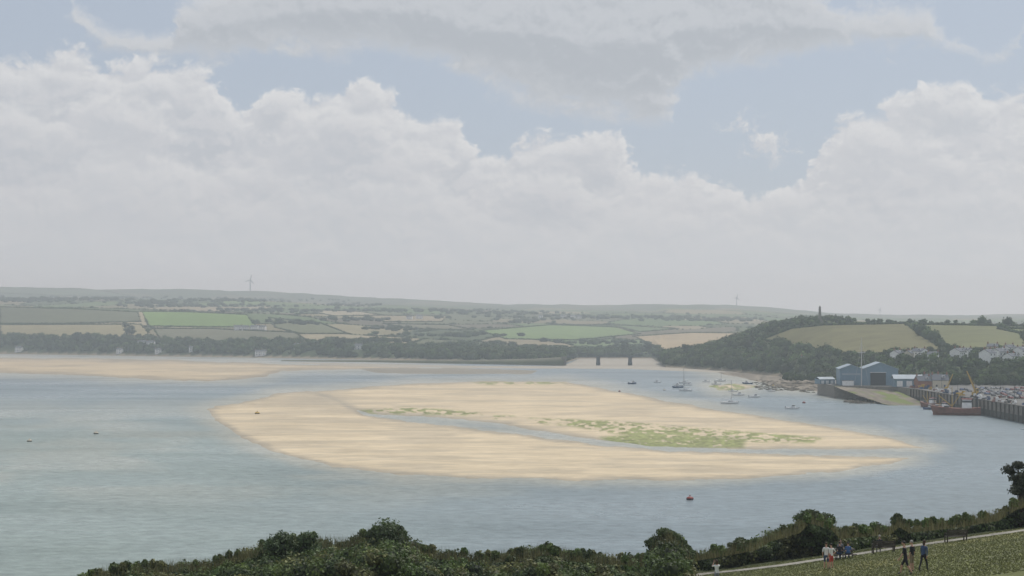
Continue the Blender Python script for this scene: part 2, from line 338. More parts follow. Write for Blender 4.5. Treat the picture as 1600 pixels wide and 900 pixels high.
for x,y,wd,cn in [(700,525,120,40),(560,535,80,45),(640,545,160,80),(850,548,100,70),(480,545,110,60),(130,467,250,170),(40,470,150,90),(300,478,160,90),(420,486,120,60),(900,497,200,70),(660,486,200,90),(1000,545,40,25),(560,500,60,24),(800,490,120,50),(940,536,90,35),(720,540,100,40),(450,505,60,24),(380,470,200,90),(620,515,60,22),(1110,500,120,70),(1050,497,60,30),(820,503,60,20),(240,474,60,60),(540,477,60,40)]:
    for i in range(cn):
        xx=x+R.randn()*wd*.4;yy0=y+R.randn()*1.3;tq=(xx-800)/F;Ds=np.linspace(2300,6000,500)
        yy=HY+F*(CZ-hgt(np.full(500,tq),Ds))/Ds;j=np.where(yy<=yy0)[0]
        if len(j): cs.append((tq*Ds[j[0]],Ds[j[0]],hgt(np.array([tq]),np.array([Ds[j[0]]]))[0]))
cen=np.array(cs);k=len(cen);hh=R.uniform(2.2,5.5,k);cen[:,2]+=hh*.6
foliage("distant_copse",cen,np.stack([hh*1.9,hh*1.2,hh],1),28,2.6,GR[R.randint(0,5,k)]*R.uniform(.7,1.2,(k,1)),M_dist,.85,.7,.8)
cs=[];rd=[]
for i in range(270):
    x=R.uniform(1405,1760);D=R.uniform(1004,1085);tq=(x-800)/F;z=max(8.,float(hgt(tq,D)));h_=R.uniform(2,4.2);cs.append((tq*D,D,z+h_*.8));rd.append((h_*1.15,h_*1.1,h_))
for i in range(60):
    x=R.uniform(1225,1320);D=R.uniform(1240,1300);tq=(x-800)/F;z=max(3.,float(hgt(tq,D)));h_=R.uniform(1.5,3.5);cs.append((tq*D,D,z+h_*.8));rd.append((h_*1.15,h_*1.1,h_))
foliage("harbour_trees",cs,rd,110,1.2,GR[R.randint(0,5,len(cs))]*R.uniform(.7,1.3,(len(cs),1)),M_dist,.8,.6,.75)
# ---------------------------------------------------------------- model builder
class B:
    def __init__(s): s.p={}
    def _g(s,part,m):
        if part not in s.p: s.p[part]=([],[],m)
        return s.p[part]
    def geo(s,part,m,V,Fs):
        v,f,_=s._g(part,m);o=len(v);v.extend([tuple(map(float,q)) for q in V]);f.extend([tuple(i+o for i in q) for q in Fs])
    def box(s,part,m,c,sz,rz=0,taper=1.0):
        V=[];ca,sa=math.cos(rz),math.sin(rz)
        for dz in(-.5,.5):
            k=taper if dz>0 else 1
            for dx,dy in((-.5,-.5),(.5,-.5),(.5,.5),(-.5,.5)):
                x=dx*sz[0]*k;y=dy*sz[1]*k;V.append((c[0]+x*ca-y*sa,c[1]+x*sa+y*ca,c[2]+dz*sz[2]))
        s.geo(part,m,V,[(3,2,1,0),(4,5,6,7),(0,1,5,4),(1,2,6,5),(2,3,7,6),(3,0,4,7)])
    def beam(s,part,m,a,b,r,r2=None,n=6):
        r2=r if r2 is None else r2;a=Vector(a);b=Vector(b);d=(b-a).normalized();u=d.orthogonal().normalized();w=d.cross(u);V=[]
        for P,q in((a,r),(b,r2)):
            for i in range(n):
                an=2*math.pi*i/n+math.pi/n;V.append(P+(u*math.cos(an)+w*math.sin(an))*q)
        s.geo(part,m,V,[(i,(i+1)%n,n+(i+1)%n,n+i) for i in range(n)]+[tuple(range(n))[::-1],tuple(range(n,2*n))])
    def lathe(s,part,m,c,prof,n=12):
        V=[];Fs=[]
        for r,z in prof:
            for i in range(n): V.append((c[0]+r*math.cos(2*math.pi*i/n),c[1]+r*math.sin(2*math.pi*i/n),c[2]+z))
        for k in range(len(prof)-1):
            for i in range(n): Fs.append((k*n+i,k*n+(i+1)%n,(k+1)*n+(i+1)%n,(k+1)*n+i))
        Fs.append(tuple(range(n))[::-1]);Fs.append(tuple(range((len(prof)-1)*n,len(prof)*n)));s.geo(part,m,V,Fs)
    def hull(s,part,m,L,Bm,H,dr=.3,ns=12,tr=.75):
        V=[];Fs=[]
        for i in range(ns+1):
            u=i/ns;b=Bm/2*(tr+(1-tr)*math.sin(min(u/.45,1)*math.pi/2)) if u<.45 else Bm/2*math.cos((u-.45)/.55*math.pi/2)**.75
            b=max(b,.02);sh=H*(1+.25*(u-.4)**2*4);x=(u-.5)*L;kz=-dr*(1-u**4)
            for yy,zz in((-b,sh),(-b*.93,H*.35),(-b*.6,kz*.5),(0,kz),(b*.6,kz*.5),(b*.93,H*.35),(b,sh)):
                V.append((x+(.06*L*u**6 if zz>H*.9 else 0),yy,zz))
        for i in range(ns):
            for j in range(6): Fs.append((i*7+j,i*7+j+1,(i+1)*7+j+1,(i+1)*7+j))
            Fs.append((i*7+6,i*7,(i+1)*7,(i+1)*7+6))
        Fs.append(tuple(range(7)));s.geo(part,m,V,Fs)
    def model(s):
        out={}
        for k,(v,f,m) in s.p.items():
            me=bpy.data.meshes.new(k);me.from_pydata(v,[],f);me.materials.append(m)
            bm=bmesh.new();bm.from_mesh(me);bmesh.ops.recalc_face_normals(bm,faces=bm.faces);bm.to_mesh(me);bm.free();me.update();out[k]=me
        return out
def place(name,model,loc,rz=0,sc_=1):
    e=bpy.data.objects.new(name,None);e.empty_display_size=.5;e.location=loc;e.rotation_euler=(0,0,rz);e.scale=(sc_,)*3;sc.collection.objects.link(e)
    for k,me in model.items():
        o=bpy.data.objects.new(k,me);o.parent=e;sc.collection.objects.link(o)
    return e
white=mat("white_paint",(.82,.82,.8),.5);slate=mat("slate",(.13,.14,.16),.75,spec=.1);glass=mat("window_glass",(.04,.05,.06),.15,spec=.6)
blue=mat("blue_cladding",(.17,.26,.33),.5,var=.08,scale=.3);blueroof=mat("roof_sheeting",(.30,.36,.40),.6,var=.14,scale=.2);dk=mat("dark_metal",(.04,.045,.05),.5)
stone=mat("stone",(.2,.18,.155),.9,var=.35,scale=.7);conc=mat("concrete",(.14,.135,.125),.9,var=.3,scale=.15)
red=mat("red_paint",(.27,.05,.04),.6);rust=mat("rust_red_paint",(.2,.085,.06),.7,var=.3);yel=mat("yellow_paint",(.5,.33,.06),.5);timber=mat("dark_timber",(.06,.05,.04),.85,var=.3,scale=2)
navy=mat("navy_paint",(.03,.07,.16),.4);alum=mat("aluminium",(.5,.5,.5),.35,.6);rubber=mat("rubber",(.02,.02,.02),.8);turb=mat("turbine_backlit_grey",(.22,.23,.25),.5)  # turb: white turbine paint, greyed so its backlit shade sits in the colour
cream=mat("cream_render",(.6,.54,.42),.8);brick=mat("brick",(.28,.13,.09),.9);ironm=mat("bridge_iron",(.08,.095,.11),.7);wetst=mat("wet_stone",(.06,.06,.05),.8,var=.4)
# ---------------------------------------------------------------- bridge
br=B();L=40.0
for s in range(3):
    x0=-60+s*L
    for side in(-2.4,2.4):
        npn=10;top=[]
        for i in range(npn+1):
            u=i/npn;top.append((x0+.6+(L-1.2)*u,side,1.0+4.3*math.sin(math.pi*u)**.7))
        for i in range(npn):
            br.beam("truss",ironm,top[i],top[i+1],.42)
            a=(top[i][0],side,.5);b_=(top[i+1][0],side,.5);br.beam("truss",ironm,a,b_,.5)
            br.beam("truss",ironm,a,top[i],.22);br.beam("truss",ironm,a if i<5 else b_,top[i+1] if i<5 else top[i],.18)
    br.box("deck",ironm,(x0+L/2,0,.35),(L-.3,5.2,.9))
for px_ in(-20,20):
    for sy in(-2.2,2.2):
        br.lathe("pier",ironm,(px_,sy,-12),[(2.6,0),(2.6,6),(2.2,6.2),(2.2,11.5),(2.6,11.6),(2.6,12)],14)
    br.box("pier",ironm,(px_,0,-4),(1.4,3.4,5))
for px_ in(-63,63): br.box("abutment",stone,(px_,0,-5.5),(6,8,12.6))
place("railway_bridge",br.model(),(128,1905,10.2),0)
P=[(-330,2180,1.2),(-216,2125,2.5),(-60,2010,4.5),(30,1935,8),(64,1906,10.3)]
V=[];pts=[];cl=[]
for i in range(len(P)-1):
    for q in np.linspace(0,1,24,endpoint=False): pts.append(np.array(P[i])*(1-q)+np.array(P[i+1])*q)
pts.append(np.array(P[-1],float))
for p in pts:
    for dy,dz in((-14,-p[2]-1),(-11,-p[2]*.55),(-3.2,0),(3.2,0),(14,-p[2]-1)):
        V.append((p[0]+R.randn()*.3,p[1]+dy+R.randn()*.4,p[2]+dz+(R.rand()-.5)*.3));cl.append([.14,.13,.10] if dz<-1 and dy<-12 else ([.08,.095,.05] if abs(dy)>4 else [.17,.16,.12]))
mesh_np("railway_embankment",V,gridfaces(len(pts),5),M_land,np.array(cl))
ob=B();ob.box("plinth",stone,(0,0,2),(5,5,4));ob.box("pedestal",stone,(0,0,5),(3.6,3.6,2));ob.box("shaft",stone,(0,0,12.4),(2.6,2.6,12.8),0,.62);ob.box("capstone",stone,(0,0,19.5),(1.6,1.6,1.4),0,.05)
tq=481/F;Dq=1640.;place("obelisk_monument",ob.model(),(tq*Dq,Dq,float(hgt(tq,Dq))-1),.3)
tb_=B();tb_.beam("tower",turb,(0,0,0),(0,0,50),2.8,1.9,10);tb_.box("nacelle",turb,(0,1,50.6),(3,7,3));tb_.lathe("hub",turb,(0,-3.4,50.6),[(.2,-1),(1.6,-.5),(1.6,.5),(.2,1)],8)
for k in range(3):
    a=math.radians(75+120*k);c_,s_=math.cos(a),math.sin(a)
    u=np.array([c_,0,s_]);w_=np.array([-s_,0,c_]);o=np.array([0,-3.5,50.6]);V=[]
    for rr,ww in((1,1.8),(5,3.6),(14,2.8),(25,1.2)):
        for sg in(-1,1):
            for th in(-.25,.25): V.append(o+u*rr+w_*ww*sg*.6+np.array([0,th,0]))
    Fs=[]
    for i in range(3):
        q=i*4;Fs+=[(q,q+4,q+6,q+2),(q+1,q+3,q+7,q+5),(q,q+1,q+5,q+4),(q+2,q+6,q+7,q+3)]
    tb_.geo("blade_%d"%(k+1),turb,V,Fs)
tm=tb_.model()
for x,Dq,s in((391,6560,.95),(1151,6500,.7),(1375,6500,.5)):
    tq=(x-800)/F;zt=float(hgt(tq,Dq))-2
    place("wind_turbine",tm,(tq*Dq,Dq,zt),R.rand()*.3,s)
# ---------------------------------------------------------------- quay
Q=[(213,1004),(249,985),(251,960),(246,727),(242,560),(620,560),(700,1110),(232,1112),(213,1060)]
qb=B();nq=len(Q)
qb.geo("quay_wall",stone,[(x,y,-2) for x,y in Q]+[(x,y,7.6) for x,y in Q],[(i,(i+1)%nq,nq+(i+1)%nq,nq+i) for i in range(nq)])
qb.geo("quay_deck",conc,[(x,y,8) for x,y in Q]+[(x,y,7.6) for x,y in Q],[tuple(range(nq))]+[(i,(i+1)%nq,nq+(i+1)%nq,nq+i) for i in range(nq)])
for i in range(55):
    u=i/54;y=565+u*(955-565);x=np.interp(y,[560,727,960],[242,246,251]);qb.box("fender_piles",timber,(x-.35,y,3.2),(.6,.6,9.6))
    qb.box("wall_bays",wetst,(x-.12,y+3.5,1.2),(.3,5.6,4.6))
for i in range(30):
    y=570+i*13;x=np.interp(y,[560,727,960],[242,246,251]);qb.box("kerb",stone,(x+.5,y,8.12),(.6,12.5,.25))
place("harbour_quay",qb.model(),(0,0,0))
def stackm(c1,c2):
    b=B()
    for k in range(5): b.box("crate",c1,(R.uniform(-1.5,1.5),R.uniform(-1,1),.35+(k%3)*.62),(1.2,.9,.6),R.uniform(-.2,.2))
    b.box("net_heap",c2,(2.2,.5,.5),(2,1.6,1),.4,.5);return b.model()
for i in range(36):
    y=600+i*10.5;x=np.interp(y,[560,727,960],[242,246,251])+R.uniform(2,9);place("fish_crates",stackm([navy,rust,yel,dk,white][R.randint(5)],[rust,timber,navy][R.randint(3)]),(x,y,8.0),R.rand()*3,R.uniform(.8,1.4))
lp=B();lp.beam("pole",dk,(0,0,0),(0,0,8),.14,.09);lp.beam("arm",dk,(0,0,7.9),(1.2,0,8.2),.06);lp.box("lantern",alum,(1.4,0,8.15),(.7,.3,.16))
lpm=lp.model()
for i in range(9): place("street_lamp",lpm,(256+i*.8,640+i*36,8),R.rand()*.4)
V=[];cl=[];xs_=np.linspace(0,1,24);ysl=np.linspace(0,1,24)
for v_ in ysl:
    for u in xs_:
        yq=1003-v_*105;xl=np.interp(v_,[0,1],[212,224]);xr=np.interp(v_,[0,.15,1],[250,249.5,249])
        V.append((xl+(xr-xl)*u+R.randn()*.2,yq+12*u*(1-v_),7.9*(1-v_)**1.15-.3+.3*R.rand()))
        gq=fbm(np.array([u*5]),np.array([v_*6]),3)[0];cl.append(np.array([.17,.2,.07]) if gq+v_*.12+u*.12>.66 else np.array([.24,.21,.165])*R.uniform(.6,1.1))
mesh_np("slipway",V,gridfaces(24,24),M_land,np.array(cl))
cs=[];rd=[]
for i in range(700):
    x=R.uniform(1180,1400);y=(R.uniform(594,612)+(x-1250)*.06) if x<1320 else R.uniform(612,630);X_,D_,_=W(x,y,.3);cs.append((X_,D_,.1));r_=R.uniform(.4,1.4);rd.append((r_*1.6,r_,r_*.5))
Vc,Fc,c2=cores(np.array(cs),np.array(rd),np.array([[.12,.105,.08]]*700)*R.uniform(.5,1.5,(700,1)),1)
mesh_np("foreshore_rocks",Vc,Fc,M_land,c2,smooth=False)
sh=B();w_,d_,h_=38,26,11.0;rh=4.6
sh.box("walls",blue,(0,0,h_/2),(w_,d_,h_))
for gx,gw in((-11.5,15),(7.5,23)):
    sh.geo("gable",blue,[(gx-gw/2,-d_/2-.05,h_-.01),(gx+gw/2,-d_/2-.05,h_-.01),(gx,-d_/2-.05,h_+rh*gw/25)],[(0,1,2)])
    r2=rh*gw/25
    for sg in(-1,1):
        sh.geo("roof",blueroof,[(gx+sg*(gw/2+.5),-d_/2-.6,h_-.1),(gx,-d_/2-.6,h_+r2+.1),(gx,d_/2+.6,h_+r2+.1),(gx+sg*(gw/2+.5),d_/2+.6,h_-.1),
         (gx+sg*(gw/2+.5),-d_/2-.6,h_-.4),(gx,-d_/2-.6,h_+r2-.2),(gx,d_/2+.6,h_+r2-.2),(gx+sg*(gw/2+.5),d_/2+.6,h_-.4)],[(0,1,2,3),(4,5,6,7),(0,1,5,4),(3,2,6,7),(0,3,7,4)])
sh.box("door",dk,(6,-d_/2-.06,4.2),(10,.2,8.4));sh.box("door_frame",white,(6,-d_/2-.12,8.6),(10.6,.3,.3))
sh.box("window_band",blueroof,(-11.5,-d_/2-.05,7.4),(12,.16,1.1))
sh.box("lean_to",white,(-14,-d_/2-3,1.6),(7,6,3.2));sh.box("lean_to_roof",slate,(-14,-d_/2-3,3.3),(7.4,6.4,.25))
for i in range(19): sh.box("cladding_rib",blue,(-18+i*2.0,-d_/2-.03,9.6),(.18,.12,2.6))
place("boat_shed",sh.model(),(238.5,1022,8),-.12)
s2=B();s2.box("walls",blue,(0,0,2.7),(19,12,5.4))
for sg in(-1,1): s2.geo("roof",blueroof,[(-10,sg*6.5,5.3),(10,sg*6.5,5.3),(10,0,7.8),(-10,0,7.8),(-10,sg*6.5,5.0),(10,sg*6.5,5.0),(10,0,7.5),(-10,0,7.5)],[(0,1,2,3),(4,5,6,7),(0,1,5,4),(0,3,7,4),(1,2,6,5)])
for i in range(3): s2.box("door",white,(-6+i*6,-6.06,2.0),(3.6,.2,3.6))
place("harbour_workshop",s2.model(),(257,987,8),-.1);place("harbour_workshop",s2.model(),(214,1040,8),.3,.6)
def house(w,d,h,rh,wall,roof,ch=2):
    b=B();b.box("walls",wall,(0,0,h/2-1.5),(w,d,h+3))
    for sg in(-1,1): b.geo("walls",wall,[(sg*w/2,-d/2,h),(sg*w/2,d/2,h),(sg*w/2,0,h+rh-.1)],[(0,1,2)])
    for sg in(-1,1):
        b.geo("roof",roof,[(-w/2-.3,sg*(d/2+.4),h-.15),(w/2+.3,sg*(d/2+.4),h-.15),(w/2+.3,0,h+rh),(-w/2-.3,0,h+rh),(-w/2-.3,sg*(d/2+.4),h-.4),(w/2+.3,sg*(d/2+.4),h-.4),(w/2+.3,0,h+rh-.25),(-w/2-.3,0,h+rh-.25)],[(0,1,2,3),(4,5,6,7),(0,1,5,4),(0,3,7,4),(1,2,6,5)])
    nw=max(2,int(w/3.4))
    for fl in range(int(h//2.7)):
        for i in range(nw):
            x=-w/2+(i+.5)*w/nw
            if fl==0 and i==nw//2: b.box("door",navy,(x,-d/2-.05,1.05),(1,.12,2.1))
            else: b.box("window",glass,(x,-d/2-.04,1.5+fl*2.7),(1.1,.1,1.15));b.box("sill",white,(x,-d/2-.1,.8+fl*2.7),(1.4,.22,.1))
    b.box("dormer",white,(w*.2,-d*.22,h+rh*.55),(1.8,d*.3,1.3));b.box("dormer_window",glass,(w*.2,-d*.37-.04,h+rh*.55),(1.3,.08,.9))
    for i in range(ch):
        x=(-1 if i==0 else 1)*(w/2-.5);b.box("chimney",brick,(x,0,h+rh+.3),(.9,.8,1.9));b.lathe("chimney_pot",brick,(x,0,h+rh+1.2),[(.2,0),(.17,.6)],6)
    return b.model()
HM=[house(9,7,5.8,2.0,white,slate),house(12,7.5,6,2.2,white,slate),house(8,7,5.8,2.,cream,slate),house(14,8,6.4,2.3,white,slate),house(10,8,8.4,2.4,white,slate),house(7,6.5,5.2,2.,stone,slate)]
def landpos(x,y,lo=1000,hi=2200):
    tq=(x-800)/F;Ds=np.linspace(lo,hi,900);yy=HY+F*(CZ-hgt(np.full(900,tq),Ds))/Ds;j=np.where(yy<=y)[0];j=j[0] if len(j) else 899
    return (tq*Ds[j],Ds[j],float(hgt(tq,Ds[j])))
for i,(x,y,m) in enumerate([(1402,562,0),(1419,561,2),(1437,559,1),(1458,562,0),(1496,560,1),(1511,556,0),(1543,568,4),(1562,561,1),(1579,567,0),(1594,560,4),(1630,562,3),(1655,567,0),(1577,552,0),(1690,564,1),(1551,551,2)]):
    p=landpos(x,y+1.5,960,1500);place("house",HM[m],p,R.choice([-1,1])*R.uniform(.3,1.1),R.uniform(.9,1.15))
for x,y,m,s in [(1442,606,4,.9),(1455,605,2,1),(1468,606,0,1)]:
    X_,D_,z_=W(x,y,8.);place("harbour_house",house(10,8,5.2,3.4,[cream,brick,brick][m//2],slate),(X_,D_,8),R.uniform(-.2,.2),s)
for x,y,m in [(222,541,3),(236,541,1),(247,552,0),(372,516,3),(383,516,1),(398,516,3),(410,516,1),(412,555,0),(405,556,1),(30,549,1),(465,545,0),(640,499,1),(655,498,3),(880,497,3),(895,497,1),(845,497,0),(905,498,1),(300,549,0),(187,552,0),(560,546,1),(1260,571,0)]:
    p=landpos(x,y,1300 if x>1200 else 2200,4800);place("cottage",HM[m],p,R.uniform(-.4,.4),1.1)
m_=B();m_.beam("mast",alum,(0,0,0),(0,0,32),.4,.2);m_.beam("spreader",alum,(-2.5,0,22),(2.5,0,22),.16);
for sg in(-1,1): m_.beam("stay",alum,(sg*5,0,0),(0,0,26),.06);m_.beam("stay",alum,(sg*2,0,22),(0,0,29),.06)
place("signal_mast",m_.model(),(229,996,8));
cr=B()
cr.box("base",yel,(0,0,1),(3,3,2));cr.box("cab",yel,(.8,0,3),(2.2,2,2.2));cr.box("cab_window",glass,(1.0,-1.02,3.3),(1.4,.06,1))
for o in((-.4,-.4),(.4,-.4),(.4,.4),(-.4,.4)): cr.beam("boom",yel,(o[0],o[1],3),(-6+o[0]*.3,o[1]*.3,15),.16)
for i in range(8):
    u=i/8;u2=(i+1)/8;cr.beam("boom",yel,(-6*u-.3,-.35,3+12*u),(-6*u2+.3,-.35,3+12*u2),.1)
cr.beam("cable",dk,(-6,0,15),(-6,0,6),.06);cr.beam("backstay",yel,(2.5,0,3),(-6,0,15),.09)
cm=cr.model();place("harbour_crane",cm,(262,860,8),.3,.9);place("harbour_crane",cm,(259,905,8),2.2,.7)
def car(body):
    b=B();pr=[(-2.1,.35),(-2.15,.75),(-1.95,.95),(-1.55,1.0),(-.95,1.42),(.55,1.45),(1.15,1.02),(1.95,.85),(2.12,.6),(2.1,.35)]
    V=[(x,-.86 if z<1.05 else -.68,z) for x,z in pr]+[(x,.86 if z<1.05 else .68,z) for x,z in pr];k=len(pr)
    b.geo("body",body,V,[tuple(range(k)),tuple(range(2*k-1,k-1,-1))]+[(i,(i+1)%k,k+(i+1)%k,k+i) for i in range(k)])
    for sg in(-1,1): b.geo("side_window",glass,[(-1.3,sg*.81,1.04),(.95,sg*.81,1.04),(.5,sg*.70,1.38),(-.9,sg*.70,1.38)],[(0,1,2,3)])
    b.geo("windscreen",glass,[(1.13,-.7,1.06),(1.13,.7,1.06),(.6,.6,1.44),(.6,-.6,1.44)],[(0,1,2,3)]);b.geo("rear_window",glass,[(-1.54,-.7,1.03),(-1.54,.7,1.03),(-1.0,.6,1.42),(-1.0,-.6,1.42)],[(0,1,2,3)])
    for x in(-1.3,1.3):
        for y in(-.88,.88): b.beam("wheel",rubber,(x,y-.1,.33),(x,y+.1,.33),.33,None,12)
    return b.model()
CM=[car(mat("car_paint_%d"%i,c,.5,.0,.03,spec=.2)) for i,c in enumerate([(.2,.21,.22),(.1,.11,.13),(.03,.03,.035),(.04,.08,.2),(.2,.03,.03),(.42,.42,.42),(.07,.08,.1)])]
for row,y in enumerate((812,828,846,864,884,904,926,948)):
    for i in range(15):
        if R.rand()<.32: continue
        x=268+i*3.1+R.randn()*.3+(y-835)*.06
        if y>940 and x<288: continue
        place("parked_car",CM[R.randint(7)],(x,y+R.randn()*.4,8.0),math.pi/2*(1 if R.rand()<.5 else -1)+R.randn()*.05)
# ---------------------------------------------------------------- boats
def sail(L,hc,mast):
    b=B();b.hull("hull",hc,L,L*.3,L*.12,.4);b.box("deck",white,(-.02*L,0,L*.115),(L*.7,L*.2,.12))
    b.box("cabin",white,(.05*L,0,L*.155),(L*.36,L*.16,L*.06),0,.82);b.box("cabin_window",glass,(.05*L,0,L*.155),(L*.28,L*.155,L*.025))
    if mast:
        b.beam("mast",alum,(.1*L,0,L*.12),(.1*L,0,L*1.3),.16,.11);b.beam("boom",alum,(.1*L,0,L*.27),(-.33*L,0,L*.25),.1);b.beam("furled_sail",white,(.08*L,0,L*.3),(-.3*L,0,L*.28),.2)
        b.beam("forestay",alum,(.5*L,0,L*.14),(.1*L,0,L*1.28),.03);b.beam("backstay",alum,(-.48*L,0,L*.12),(.1*L,0,L*1.3),.03)
    else:
        b.box("wheelhouse",white,(.08*L,0,L*.24),(L*.22,L*.18,L*.14),0,.85);b.box("wheelhouse_window",glass,(.09*L,0,L*.26),(L*.205,L*.172,L*.05))
        b.box("outboard_motor",dk,(-.5*L,0,L*.12),(.4,.4,.9))
    return b.model()
SM=[sail(9,white,1),sail(10,white,1),sail(7,white,0),sail(6,white,0),sail(8,navy,0)]
for x,y,m in [(988,600,4),(1060,603,2),(1071,611,0),(1075,602,3),(1140,631,1),(1154,618,2),(1179,621,2),(1238,639,2),(1103,597,3),(1119,601,2),(1027,598,3),(1168,600,4),(1070,599,0),(1125,596,0),(1145,612,3),(1205,612,3),(1059,606,4),(1455,640,4),(1448,634,2),(1471,644,3),(1560,668,4)]:
    X_,D_,_=W(x,y,0)
    if x>1500: X_=240.
    place("sailboat" if m<2 else "motorboat",SM[m],(X_,D_,.02),R.uniform(-.7,.7)+(math.pi if R.rand()<.5 else 0),1.1)
tr=B();L=21.;tr.hull("hull",rust,L,6.2,3.2,1.2);tr.box("deck",timber,(0,0,2.9),(L*.8,5,.2));tr.box("wheelhouse",white,(-4.5,0,5.2),(4.2,3.6,4.2),0,.92);tr.box("wheelhouse_window",glass,(-4.5,0,6.3),(4.12,3.5,.9))
tr.box("wheelhouse_roof",red,(-4.5,0,7.4),(4.6,4,.25));tr.beam("mast",yel,(2,0,3),(2,0,13),.22,.1);tr.beam("derrick",yel,(2,0,4),(8,0,9),.16);tr.beam("derrick",yel,(2,0,4),(-2,0,10),.14)
for sg in(-1,1): tr.beam("gantry",dk,(-9,sg*2.2,3),(-9,sg*1.8,8.5),.2);tr.beam("rail",white,(3,sg*2.9,4.2),(9.5,sg*1.2,4.8),.06)
tr.beam("gantry",dk,(-9,-1.8,8.5),(-9,1.8,8.5),.22);tr.beam("forestay",dk,(9.8,0,4.5),(2,0,12.5),.05);tr.box("winch",dk,(4.5,0,3.6),(2,2.4,1.3))
tmn=tr.model();place("fishing_trawler",tmn,(234.0,800,0),math.pi*.93,1.15)
place("fishing_trawler",tmn,(241.5,880,0),math.pi*.62,.75)
place("fishing_trawler",tmn,(240,850,0),math.pi*.7,.6)
def buoy(c):
    b=B();b.lathe("float",c,(0,0,-.3),[(.3,0),(.85,.25),(.95,.6),(.85,.95),(.4,1.15)],16);b.lathe("collar",dk,(0,0,.1),[(.96,0),(1.0,.08),(1.0,.2),(.96,.28)],16);b.beam("post",dk,(0,0,.8),(0,0,1.1),.07);b.lathe("topmark",c,(0,0,1.0),[(.05,0),(.22,.1),(.22,.2),(.05,.3)],8)
    return b.model()
bm_={'r':buoy(red),'y':buoy(yel),'w':buoy(cream)}
for x,y,c,s in [(1078,781,'r',1.0),(46,690,'w',1),(150,678,'w',1.1),(402,648,'y',1.4),(1038,610,'w',1),(1256,630,'r',1.1),(1208,603,'y',1),(968,612,'r',.9)]:
    X_,D_,_=W(x,y,0);place("mooring_buoy",bm_[c],(X_,D_,.3 if c=='y' and x<500 else 0),0,s)
# ---------------------------------------------------------------- trees
M_bark=mat("bark",(.07,.05,.04),.95)
def tree(name,loc,H,cw,col,nb=14,lv=160,ls=.9,low=.35):
    e=bpy.data.objects.new(name,None);e.location=loc;sc.collection.objects.link(e)
    b=B();b.beam("trunk",M_bark,(0,0,-.5),(H*.02,0,H*.55),H*.03,H*.015,8);cen=[];rad=[]
    for i in range(nb):
        a=R.rand()*6.28;zz=H*(low+(1-low)*(i+.5)/nb*.88);rr=cw*.5*R.uniform(.3,.9)*(1-.45*abs((zz/H)-.62)/.4);p=(rr*math.cos(a),rr*math.sin(a),zz)
        b.beam("limb_%d"%(i+1),M_bark,(H*.01,0,H*R.uniform(.25,.5)),p,H*.011,H*.004,5);q=cw*R.uniform(.13,.24);cen.append(p);rad.append((q,q,q*.8))
    for k,me in b.model().items():
        o=bpy.data.objects.new(k,me);o.parent=e;sc.collection.objects.link(o)
    cc=np.array([col]*nb)*R.uniform(.7,1.4,(nb,1))
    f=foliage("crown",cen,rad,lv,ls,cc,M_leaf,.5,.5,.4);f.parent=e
    return e
for x,y,H,cw in [(202,531,31,30),(120,536,19,22),(135,536,18,22),(530,548,20,24),(975,552,20,14),(1073,560,17,14),(1012,552,16,14)]:
    p=landpos(x,y,1600 if x>1040 else 2200,3600);tree("pine_tree" if x==202 else "tree",p,H,cw,(.06,.08,.045),14,60,2.2)
# ---------------------------------------------------------------- foreground hedge
prof=np.array([(60,925),(120,903),(150,888),(200,879),(330,873),(350,862),(400,853),(420,840),(480,834),(540,840),(560,832),(600,817),(625,824),(640,842),(680,855),(760,864),(850,850),(900,860),(1000,868),(1016,864),(1022,838),(1048,828),(1068,846),(1080,860),(1140,850),(1180,842),(1205,828),(1250,815),(1265,800),(1300,810),(1312,824),(1390,818),(1405,806),(1420,815),(1500,806),(1560,796),(1590,778),(1620,772),(1700,760),(2200,740)],float)
prof[:,1]+=4
cen=[];rad=[];cl=[]
LG=np.array([[.075,.105,.03],[.09,.14,.038],[.12,.16,.048],[.06,.085,.033],[.15,.155,.06],[.085,.12,.04]])
def addb(x,D,ytop,r,c,rz=1):
    z=Zat(D,ytop)-r*rz;cen.append(((x-800)/F*D,D,z));rad.append((r,r,r*rz));cl.append(c)
x=60.
while x<2150:
    x+=R.uniform(5,8);yp=np.interp(x,prof[:,0],prof[:,1])
    rows=(127,121,115,109,103) if x<1080 else (129,126.5)
    for j,D in enumerate(rows):
        D=D+R.uniform(-2,2);t_=(x-800)/F
        if x>=1080: D+=2
        lowr=(x<1080)
        yt=yp+(j*R.uniform(7,13) if lowr else j*R.uniform(6,14))+R.uniform(-3,8)
        r=R.uniform(.45,1.1) if not(400<x<660) else R.uniform(.6,1.35)
        c=LG[int((fbm(np.array([x/70.]),np.array([D/5.]),2)[0]*9))%6]*R.uniform(.7,1.3)
        addb(x+R.uniform(-4,4),D,yt,r,c,R.uniform(.8,1.2))
        zg=float(znear(t_,D));zt=Zat(D,yt)-r*1.6
        while zt>zg+.2: addb(x+R.uniform(-5,5),D-.3,HY+(CZ-zt)/D*F,r,c*R.uniform(.7,1.1));zt-=r*1.1
    if R.rand()<.5: addb(x,R.uniform(118,129),yp-R.uniform(1,8),R.uniform(.2,.4),LG[R.randint(6)]*1.1,1.4)
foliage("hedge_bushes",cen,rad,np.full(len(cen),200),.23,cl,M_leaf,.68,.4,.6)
print("hedge blobs",len(cen))
def shrub(x,ytop,D,H,w,col): 
    t_=(x-800)/F;tree("shrub",(t_*D,D,Zat(D,ytop)-H),H,w,col,22,260,.2,.15)
